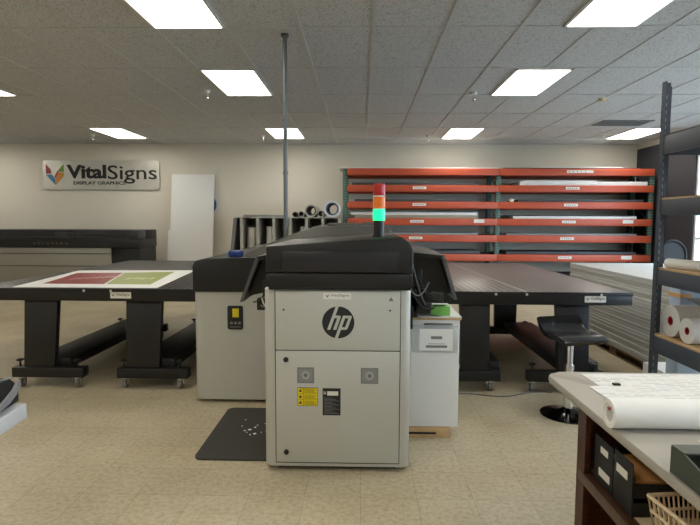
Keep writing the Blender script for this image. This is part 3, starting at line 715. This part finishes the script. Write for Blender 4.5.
rb('white_board', 3.12, 4.5, 2.265, .02, M_white, 'shorter white board on the thick one, second beam, right bay', RF+.02)
rb('dark_board', 3.0, 5.4, 1.87, .05, M_dboard, 'dark board on the third orange beam, right bay')
ob('yellow_tag_box', MB().m(M_cream).box(2.84, 2.92, RF+.0, RF+.06, 1.87, 1.925, .004), None, 'small cream block on the third orange beam by the middle upright', 'block')
rb('white_board', 2.92, 5.28, 1.549, .05, M_white, 'white board on the fourth orange beam, right bay')
rb('dark_board', 2.85, 5.36, 1.601, .02, M_dboard, 'dark sheet resting on the white board, fourth beam, right bay', RF+.15)
rb('grey_board', 2.8, 5.3, 1.23, .035, M_gboard, 'pale grey board on the fifth orange beam, right bay')
rb('dark_board', 2.8, 5.3, .86, .05, M_dboard, 'dark board on the lowest visible orange beam, right bay')

# ------------------------------------------------------------------ white cabinet with plywood top
CB = thing('white_cabinet', (.49, 3.85, 0), 'narrow white cabinet with plywood top standing right of the printer', 'cabinet')
ob('carcass', MB().m(M_white).box(.29, .672, 3.57, 4.15, .072, .825, .004), CB)
ob('top_board', MB().m(M_ply).box(.28, .682, 3.56, 4.16, .825, .842, .002).m(M_white).box(.28, .682, 3.56, 4.16, .842, .848), CB, 'plywood top with white face')
ob('wooden_base', MB().m(M_ply).box(.26, .615, 3.555, 4.05, .0, .07, .003).m(M_ink).box(.32, .52, 3.552, 3.556, .025, .04), CB, 'bare wooden base')
hld = ob('document_holder', MB().m(clear_mat('clear_plastic', (225, 230, 235), .35)).box(.35, .66, 3.555, 3.569, .6, .79, .003), CB, 'clear plastic document holder')
pp = MB().m(M_paper).box(.395, .625, 3.552, 3.555, .615, .765); pp = ob('notice', pp, hld)
text('NOTICE', .49, .7, .08, .018, 3.552, M_grey, CB, 'notice_lettering') if False else None
q = MB().m(M_grey).box(.475, .55, 3.5512, 3.552, .695, .715).box(.44, .585, 3.5512, 3.552, .635, .652).m(M_gboard).box(.455, .57, 3.5512, 3.552, .66, .664)
ob('print', q, hld)
ob('handle', MB().m(M_char).tube([(.43, 3.566, .795), (.45, 3.535, .802), (.6, 3.535, .802), (.62, 3.566, .795)], .007, 8), CB)
g_ = ob('green_box', MB().m(mat('lime_box', (126, 190, 92), .5)).box(.475, .61, 3.60, 3.70, .849, .912, .003), None, 'small lime green box on the white cabinet', 'box')
ob('slot', MB().m(mat('dark_lime', (60, 100, 44), .6)).box(.5, .585, 3.625, 3.675, .9115, .9135), g_, 'dark opening on top')

# ------------------------------------------------------------------ mat and scraps
ob('floor_mat', MB().m(M_mat).vbox(-1.05, -.5, 3.16, 4.06, .0, .012, .05, 5, .003), None, 'dark grey rubber mat on the floor left of the printer', 'mat')
q = MB().m(M_paper)
for (x, y, s_) in [(-.79, 3.62, .03), (-.76, 3.66, .02), (-.82, 3.6, .02), (-.74, 3.55, .025), (-.77, 3.53, .018), (-.70, 3.57, .012), (-.86, 3.68, .012), (-.86, 3.8, .012), (-.70, 3.86, .016), (-.66, 3.8, .015), (-.70, 3.73, .01), (-.62, 3.68, .016), (-.64, 3.56, .01), (-.8, 3.57, .012), (-.75, 3.7, .012), (-.67, 3.6, .01)]:
    a = random.uniform(0, PI); s_ *= .6; pts = [(x+s_*cos(a+t)*random.uniform(.5, 1), y+s_*sin(a+t)*random.uniform(.5, 1), .0125) for t in (0, 1.6, 3.1, 4.6)]
    q.prism(pts, (0, 0, .004))
ob('paper_scraps', q, None, 'tiny white paper scraps scattered on the dark floor mat', 'scraps', kind='stuff')
# cable on the floor
m = MB().m(M_char); pts = []
for i in range(30):
    t = i/29; pts.append((.72+t*.95, 4.42+.05*sin(t*9)+.1*t, .006))
m.tube(pts, .005, 6); ob('floor_cable', m, None, 'thin grey cable snaking over the floor under the right table', 'cable')

# ------------------------------------------------------------------ bar stool
ST = thing('bar_stool', (0, 0, 0), 'black curved-seat bar stool on a chrome post, by the right table', 'stool')
# profile along local y (front at -y): curled front, scooped, raised low back
prof = [(-.19, .605), (-.16, .625), (-.1, .63), (0, .622), (.07, .632), (.12, .66), (.15, .70), (.17, .745)]
th = .035; up = []; dn = []
for i, (y, z) in enumerate(prof):
    a = prof[max(i-1, 0)]; b_ = prof[min(i+1, len(prof)-1)]; t = Vector((b_[0]-a[0], b_[1]-a[1])).normalized(); nrm = Vector((-t.y, t.x))
    up.append((y+nrm.x*th/2, z+nrm.y*th/2)); dn.append((y-nrm.x*th/2, z-nrm.y*th/2))
poly = up+list(reversed(dn))
ob('seat', MB().m(M_leather).prism([(-.185, y, z) for y, z in poly], (.37, 0, 0), .008), ST, 'black padded curved seat')
ob('mounting_plate', MB().m(M_black2).box(-.08, .08, -.09, .07, .58, .604), ST)
ob('gas_lift', MB().m(M_chrome).cyl((0, 0, .3), (0, 0, .59), .024).cyl((0, 0, .05), (0, 0, .4), .034), ST)
ob('base', MB().m(mat('dark_chrome', (60, 60, 62), .12, 1)).lathe((0, 0, 0), [(.205, 0), (.205, .006), (.17, .014), (.08, .028), (.045, .05), (.035, .06)], 48), ST)
ob('lever', MB().m(M_chrome).tube([(0, 0, .59), (.1, -.03, .585), (.14, -.04, .57)], .005, 6), ST)
ST.location = (1.61, 4.03, 0); ST.rotation_euler = (0, 0, radians(14))

# ------------------------------------------------------------------ pallet stack of boards
PL = thing('wooden_pallet', (3.42, 5.92, 0), 'low wooden pallet under the tall stack of boards on the right', 'pallet')
M_pal = wood('pallet_wood', (104, 84, 60), (140, 116, 86), .7)
for x in (2.84, 3.38, 3.92):
    for y in (4.75, 5.85, 6.95): ob('block', MB().m(M_pal).box(x, x+.1, y, y+.15, .018, .075, .003), PL)
    ob('runner', MB().m(M_pal).box(x, x+.1, 4.75, 7.1, .0, .018).box(x, x+.1, 4.75, 7.1, .075, .0905), PL)
for i in range(9): y = 4.75+i*.28; ob('slat', MB().m(M_pal).box(2.82, 4.04, y, y+.12, .09, .11), PL)
M_b1 = slotted('foam_board', (205, 206, 204), (168, 168, 162), .0116, 2, .35); M_b2 = slotted('foam_board_wrapped', (190, 190, 182), (156, 154, 146), .0116, 2, .3)
z = .111
for i in range(24):
    j = random.uniform(-.005, .005); th = .0348; k = random.uniform(-.02, .02)
    m = MB().m(M_b1 if i % 3 else M_b2).box(2.81+j, 4.03+j, 4.72+k, 7.14+k*.6, z, z+th-.0015, .002)
    ob('foam_board_bundle', m, None, 'flat bundle of white boards in the tall pallet stack at right' if i < 23 else 'topmost bundle of white boards on the tall pallet stack at right', 'board', 'boards stacked on the wooden pallet')
    z += th
# bundle by the near end
q = MB().m(M_white)
ob('white_carton', MB().m(M_white).box(2.42, 2.85, 4.12, 4.5, 0, .3, .006), None, 'white carton on the floor behind the grey shelving', 'carton')

# ------------------------------------------------------------------ black chair beyond
CHR = thing('office_chair', (4.6, 7.9, 0), 'black office chair back showing above the grey shelving at right', 'chair')
sh = []
for i in range(17):
    a = PI*i/16; sh.append((4.6-.2*cos(a), 7.9, 1.0+.22*sin(a)))
fr = MB().m(mat('matt_black', (22, 22, 24), .8)).tube([(4.4, 7.9, .62)]+sh+[(4.8, 7.9, .62)], .022, 8); ob('back_frame', fr, CHR)
ob('back_mesh', MB().m(M_ink).prism([(4.42, 7.895, .62)]+[(x, 7.895, z) for x, y, z in sh]+[(4.78, 7.895, .62)], (0, .01, 0)), CHR)
ob('seat', MB().m(M_leather).box(4.35, 4.85, 7.35, 7.88, .45, .53, .03, 3), CHR)
ob('column', MB().m(M_chrome).cyl((4.6, 7.62, .1), (4.6, 7.62, .45), .025), CHR)
for i in range(5):
    a = 2*PI*i/5; ob('base_leg', MB().m(M_black2).tube([(4.6, 7.62, .12), (4.6+.28*cos(a), 7.62+.28*sin(a), .07)], .018, 8).cyl((4.6+.28*cos(a), 7.62+.28*sin(a)-.015, .03), (4.6+.28*cos(a), 7.62+.28*sin(a)+.015, .03), .03), CHR)

# ------------------------------------------------------------------ grey shelving, right
SH = thing('metal_shelving', (2.4, 2.9, 0), 'dark grey slotted steel shelving unit at the right edge', 'shelving')
hx0, hx1, hy0, hy1 = 2.03, 2.95, 2.48, 3.7
def post(x, y, sx, sy, h=2.44, off=0):
    m = MB().m(M_shelf).box(x, x+sx*.055, y, y+sy*.004, 0, h).box(x, x+sx*.004, y, y+sy*.05, 0, h); m.m(M_steel).box(x-.005, x+sx*.06, y-.005 if sy > 0 else y-.05, y+.05 if sy > 0 else y+.005, 0, .006); m.m(mat('slot_light', (150, 156, 160), .5))
    for i in range(int(h/.05)-1):
        xc = x+sx*.03; yc = y-.005 if sy < 0 else y-.0005
        m.box(xc-.004, xc+.004, yc, yc+.001, .03+i*.05, .055+i*.05)
    ob('post', m, SH)
post(hx0, hy1, 1, -1); post(hx1, hy1, -1, -1); post(hx0, hy0, 1, 1); post(hx1, hy0, -1, 1)
ob('post', MB().m(M_shelf).box(2.085, 2.13, 3.76, 3.765, 0, 2.43).box(2.126, 2.13, 3.76, 3.8, 0, 2.43), SH, 'second slotted post just behind')
for (z0, z1, wd) in ((1.955, 2.075, 0), (1.545, 1.652, 1), (1.07, 1.175, 1), (.598, .712, 1)):
    b = MB().m(M_shelfp)
    b.box(hx0+.004, hx0+.018, hy0+.02, hy1-.005, z0, z1, .003).box(hx1-.018, hx1-.004, hy0+.02, hy1-.005, z0, z1, .003)
    b.box(hx0+.018, hx1-.018, hy1-.02, hy1-.006, z0, z1, .003).box(hx0+.018, hx1-.018, hy0+.006, hy0+.02, z0, z1, .003)
    ob('shelf_beam', b, SH)
    ob('shelf_board', MB().m(M_ply if wd else M_shelfp).box(hx0+.008, hx1-.008, hy0+.015, hy1-.008, z1-.001, z1+.011), SH, 'chipboard shelf' if wd else None)
# things on the shelves
def roll(x0, x1, y, z, ro, ri, label, m_=None, core=None, nm='paper_roll', corelab='core'):
    o = ob(nm, MB().m(m_ or M_paper).pipe((x0, y, z+ro), (x1, y, z+ro), ro, ri, 40), None, label, 'roll')
    ob('core', MB().m(core or M_kraft).pipe((x0+.003, y, z+ro), (x1-.003, y, z+ro), ri, ri*.75, 28), o, corelab)
    return o
s3 = 1.187
M_vinyl = mat('vinyl_roll', (220, 220, 218), .4, noise=.04)
def rolly(p0, p1, ro, ri, label, m_, lab='core'):
    o = ob('paper_roll', MB().m(m_).pipe(p0, p1, ro, ri, 40), None, label, 'roll')
    a = Vector(p0).lerp(Vector(p1), .01); b = Vector(p0).lerp(Vector(p1), .99)
    ob('core', MB().m(M_kraft).pipe(a, b, ri, ri*.7, 28), o, 'brown cardboard core')
rolly((2.15, 3.36, s3+.034), (2.085, 3.62, s3+.034), .033, .022, 'short white roll with brown core on the upper grey shelf, next to the post', M_paper)
roll(2.2, 2.85, 3.36, s3, .04, .026, 'longer grey white roll lying across the upper grey shelf', M_vinyl)
ob('folded_papers', MB().m(M_paper).box(2.2, 2.4, 3.44, 3.54, s3, s3+.035, .004), None, 'low stack of white papers behind the roll on the grey shelf', 'papers')
ob('folded_papers', MB().m(M_paper).box(2.42, 2.6, 3.4, 3.52, s3, s3+.055, .006), None, 'taller stack of white papers further right on the grey shelf', 'papers')
ob('blue_packet', MB().m(mat('pale_blue', (130, 160, 200), .5)).box(2.21, 2.33, 3.46, 3.52, s3+.036, s3+.06, .006), None, 'small pale blue packet on top of the low paper stack', 'packet')
s4 = .724
roll(2.09, 2.85, 3.57, s4, .108, .032, 'fat white vinyl roll with red core on the lower grey shelf', M_vinyl, M_red, 'vinyl_roll', 'red core plug')
roll(2.075, 2.85, 3.36, s4, .082, .026, 'smaller white vinyl roll with red core, nearer on the lower grey shelf', M_vinyl, M_red, 'vinyl_roll', 'red core plug')
ob('grey_board', MB().m(M_gboard).prism([(2.25, 3.3, .906), (2.85, 3.3, .906), (2.85, 3.66, .966), (2.25, 3.66, .966)], (0, 0, .012)), None, 'grey panel resting across the two vinyl rolls', 'board')
tb = thing('blue_tote', (2.6, 3.9, 0), 'pale blue storage tote behind the grey shelving with brown tape', 'tote')
ob('tub', MB().m(mat('tote_blue', (176, 194, 216), .4)).box(2.31, 2.9, 3.84, 3.98, .0, 1.15, .01), tb)
ob('tape', MB().m(M_manila).box(2.308, 2.39, 3.836, 3.984, .95, .98), tb, 'brown tape strip')

# ------------------------------------------------------------------ desk, bottom right
D = thing('work_desk', (1.4, 1.7, 0), 'grey laminate work desk with cherry wood shelving beneath at lower right', 'desk')
dz = .8; dx0, dx1, dy0, dy1 = .855, 1.95, .95, 2.43
top_ = MB().m(M_lam)
pts = [(dx1, dy0), (dx1, dy1)] + [(dx0+.07-.07*sin(radians(a)), dy1-.07+.07*cos(radians(a))) for a in (0, 18, 36, 54, 72, 90)] + [(dx0, dy0)]
top_.prism([(x, y, dz-.032) for x, y in pts], (0, 0, .032), .009)
ob('desktop', top_, D, 'speckled grey laminate top')
cz = MB().m(M_cherry)
bx0 = .925
ob('end_panel', MB().m(M_cherry).box(bx0, 1.9, 2.18, 2.2, 0, dz-.032), D, 'cherry end panel')
ob('stile', MB().m(M_cherry).box(bx0-.002, bx0+.02, 2.12, 2.181, 0, dz-.033).box(bx0-.002, bx0+.055, 2.16, 2.18, 0, dz-.033), D)
ob('end_panel', MB().m(M_cherry).box(bx0, 1.9, .97, .99, 0, dz-.032), D, 'near cherry end panel')
ob('back_panel', MB().m(M_manila).box(1.32, 1.34, .99, 2.18, 0, dz-.032), D, 'tan back panel')
ob('shelf', MB().m(M_cream).box(bx0+.02, 1.32, .99, 2.178, .438, .46).m(M_walnut).box(bx0-.006, bx0+.04, .99, 2.178, .415, .461, .003), D, 'shelf with walnut edge')
ob('shelf', MB().m(M_cherry).box(bx0, 1.32, .99, 2.178, .06, .08), D)
# papers on the desk
def sheet(nm, pts, z, m_, label, th=.0012):
    return ob(nm, MB().m(m_).prism([(x, y, z) for x, y in pts], (0, 0, th)), None, label, 'paper')
sheet('printed_paper', [(1.01, 2.40), (1.9, 2.41), (1.9, 2.1), (1.02, 2.13)], dz+.0005, M_print, 'printed form lying along the far edge of the desk')
sheet('printed_paper', [(.965, 2.21), (1.62, 2.25), (1.55, 1.83), (.985, 1.83)], dz+.002, M_print, 'printed form overlapping another, just behind the big white roll')
sheet('printed_paper', [(1.5, 2.25), (1.93, 2.22), (1.93, 1.9), (1.44, 1.92)], dz+.0036, M_print, 'printed form at the right end of the desk behind the roll')
sheet('printed_paper', [(1.08, 1.66), (1.7, 1.68), (1.7, 1.4), (1.18, 1.4)], dz+.0005, M_print, 'printed form in front of the big white roll on the desk')
ob('black_clip', MB().m(M_ink).box(1.075, 1.105, 2.215, 2.235, dz+.004, dz+.012, .002), None, 'tiny black clip on the printed forms', 'clip')
rl = roll(.838, 1.8, 1.755, dz+.005, .0485, .034, 'large white paper roll lying across the grey desk', M_paper, M_paper)
ob('core_tape', MB().m(M_red).tube([(.838, 1.74, dz+.078), (.838, 1.752, dz+.066), (.838, 1.76, dz+.072)], .0025, 6), rl, 'red tape inside the roll')
# green tray
GT = thing('green_tray', (1.05, 1.42, dz), 'dark green open tray on the desk at the right edge', 'tray')
gx0_, gx1_, gy0_, gy1_ = .87, 1.25, 1.17, 1.45
ob('side', MB().m(M_dgreen).prism([(gx0_, gy1_, dz), (gx0_, gy0_, dz), (gx0_, gy0_, dz+.03), (gx0_, gy1_-.06, dz+.075), (gx0_, gy1_, dz+.075)], (.006, 0, 0)), GT)
ob('side', MB().m(M_dgreen).prism([(gx1_, gy1_, dz), (gx1_, gy0_, dz), (gx1_, gy0_, dz+.03), (gx1_, gy1_-.06, dz+.075), (gx1_, gy1_, dz+.075)], (-.006, 0, 0)), GT)
ob('back', MB().m(M_dgreen).box(gx0_, gx1_, gy1_-.006, gy1_, dz, dz+.075), GT)
ob('bottom', MB().m(M_dgreen).box(gx0_, gx1_, gy0_, gy1_, dz+.0002, dz+.006), GT)
ob('top_lip', MB().m(M_dgreen).box(gx0_, gx1_, gy1_-.06, gy1_, dz+.073, dz+.079, .002), GT)
ob('paper_stack', MB().m(M_paper).box(gx0_+.03, gx1_-.02, gy0_+.01, gy1_-.08, dz+.0065, dz+.04), None, 'stack of white paper inside the dark green tray', 'paper')
# letter trays on the shelf
LT = thing('letter_tray', (1.08, 1.95, .461), 'black two-tier letter tray with label slots on the desk shelf', 'letter tray')
lx0, lx1, ly0, ly1 = .955, 1.25, 1.80, 2.09
def traybox(z):
    m = MB().m(M_ink).box(lx0, lx0+.006, ly0, ly1, z, z+.075, .002).box(lx1-.006, lx1, ly0, ly1, z, z+.06).box(lx0, lx1, ly1-.006, ly1, z, z+.06).box(lx0, lx1, ly0, ly0+.006, z, z+.05).box(lx0, lx1, ly0, ly1, z, z+.005)
    return m
t1 = ob('lower_tray', traybox(.462), LT); 
t2_ = ob('upper_tray', traybox(.53), LT)
ob('back_plate', MB().m(M_ink).box(lx0-.004, lx0, ly1-.15, ly1+.005, .465, .645, .002).box(lx0-.004, lx0, ly0-.002, ly0+.13, .465, .655, .002), LT)
for (a, b_, z0_, z1_, pr) in ((ly1-.11, ly1-.05, .59, .615, LT), (ly1-.13, ly1-.04, .495, .525, LT), (ly0+.03, ly0+.11, .58, .61, LT)):
    ob('label_slot', MB().m(M_label).box(lx0-.0055, lx0-.004, a, b_, z0_, z1_), pr, 'white label slot')
for i in range(3):
    ob('manila_folder', MB().m(M_manila).box(lx0+.012, lx1-.01+.02*i*0, ly0+.012+.01*i, ly1-.04, .545+i*.012, .555+i*.012, .001), None, ['lowest', 'middle', 'topmost'][i]+' tan folder in the black letter tray', 'folder', 'folders in the letter tray')
# cream baskets
def basket(x0, x1, y0, y1, z, h, label, rot=0):
    r = thing('plastic_basket', ((x0+x1)/2, (y0+y1)/2, z), label, 'basket')
    m = MB().m(M_cream); f = .02
    m.box(x0+f, x1-f, y0+f, y1-f, z, z+.004)
    n = 12
    for (ax, ay, bx_, by_) in ((x0, y0, x1, y0), (x1, y0, x1, y1), (x1, y1, x0, y1), (x0, y1, x0, y0)):
        cx, cy = (x0+x1)/2, (y0+y1)/2
        for i in range(n+1):
            t = i/n; px = ax+(bx_-ax)*t; py = ay+(by_-ay)*t; qx = cx+(px-cx)*.86; qy = cy+(py-cy)*.86
            m.tube([(qx, qy, z+.002), (px, py, z+h)], .0035, 5)
        for zz, k_ in ((z+.02, .88), (z+h*.6, .945), (z+h, 1)):
            m.tube([(cx+(ax-cx)*k_, cy+(ay-cy)*k_, zz), (cx+(bx_-cx)*k_, cy+(by_-cy)*k_, zz)], .005 if zz < z+h else .007, 6)
    ob('lattice', m, r); return r
b1 = basket(.985, 1.2, 1.45, 1.74, .462, .12, 'cream lattice plastic basket on the desk shelf beside the letter tray')
b1.rotation_euler = (0, 0, .12)

# ------------------------------------------------------------------ left edge: white table with black equipment
LTb = thing('white_side_table', (-1.9, 1.8, 0), 'corner of a white table at the left edge', 'table')
ob('table_top', MB().m(mat('pale_table_top', (205, 206, 210), .5)).prism([(-1.45, 2.19, .64), (-1.38, 1.3, .64), (-2.3, 1.3, .64), (-2.3, 2.19, .64)], (0, 0, .065), .004), LTb)
for x, y in ((-2.25, 1.35), (-2.25, 2.1), (-1.75, 1.35), (-1.75, 2.1)): ob('leg', MB().m(M_white).box(x, x+.04, y, y+.04, 0, .64), LTb)
BE = thing('black_equipment_case', (-1.8, 1.9, .705), 'black case with curved grey trim on the white table at the left edge', 'case')
sp_ = [(2.17, .72), (2.17, .79), (2.12, .835), (1.6, .86), (1.6, .715), (1.9, .708)]
ob('shell', MB().m(M_black).prism([(-2.2, y, z) for y, z in sp_], (.735, 0, 0), .008), BE)
tt = MB().m(mat('silver_trim', (150, 148, 152), .35, .3))
arc = [(2.16, .80), (2.13, .765), (2.08, .74), (2.0, .722), (1.88, .71), (1.7, .7075)]
tt.prism([(-1.462, y, z) for y, z in arc]+[(-1.462, y, z+.022+.012*i) for i, (y, z) in reversed(list(enumerate(arc)))][::1][:0]+[(-1.462, 1.7, .716), (-1.462, 1.88, .724), (-1.462, 2.0, .74), (-1.462, 2.07, .764), (-1.462, 2.12, .79), (-1.462, 2.15, .82)], (.014, 0, 0))
ob('trim_band', tt, BE, 'silver grey curved trim')
ob('edge_strip', MB().m(M_gboard).tube([(-1.463, 2.13, .836), (-1.55, 1.9, .851), (-1.62, 1.65, .862)], .003, 6), BE, 'thin silver edge line')

# ------------------------------------------------------------------ light
W = bpy.data.worlds.new('World'); S.world = W; W.use_nodes = True
wn_ = W.node_tree.nodes; wl_ = W.node_tree.links; bg = wn_['Background']
bg.inputs[0].default_value = (.72, .86, 1, 1); bg.inputs[1].default_value = 4.5

# ------------------------------------------------------------------ camera
F = 526; yaw = atan(12/F); pitch = atan(42/F); roll_ = radians(.25)
R = Vector((cos(yaw), sin(yaw), 0)); Fh = Vector((-sin(yaw), cos(yaw), 0))
Fw = Fh*cos(pitch)-Vector((0, 0, sin(pitch))); U = Fh*sin(pitch)+Vector((0, 0, cos(pitch)))
Rr = R*cos(roll_)+U*sin(roll_); Ur = -R*sin(roll_)+U*cos(roll_)
cam = bpy.data.cameras.new('Camera'); cam.sensor_width = 36; cam.lens = F/700*36; cam.clip_end = 300
co = bpy.data.objects.new('Camera', cam); C.objects.link(co)
mt = Matrix((Rr, Ur, -Fw)).transposed().to_4x4(); mt.translation = (0, 0, 1.5); co.matrix_world = mt
S.camera = co
S.view_settings.view_transform = 'Standard'; S.view_settings.look = 'None'; S.view_settings.gamma = 1; S.view_settings.use_curve_mapping = False
S.view_settings.exposure = 1.1
S.cycles.use_denoising = True; S.cycles.max_bounces = 8; S.cycles.diffuse_bounces = 5
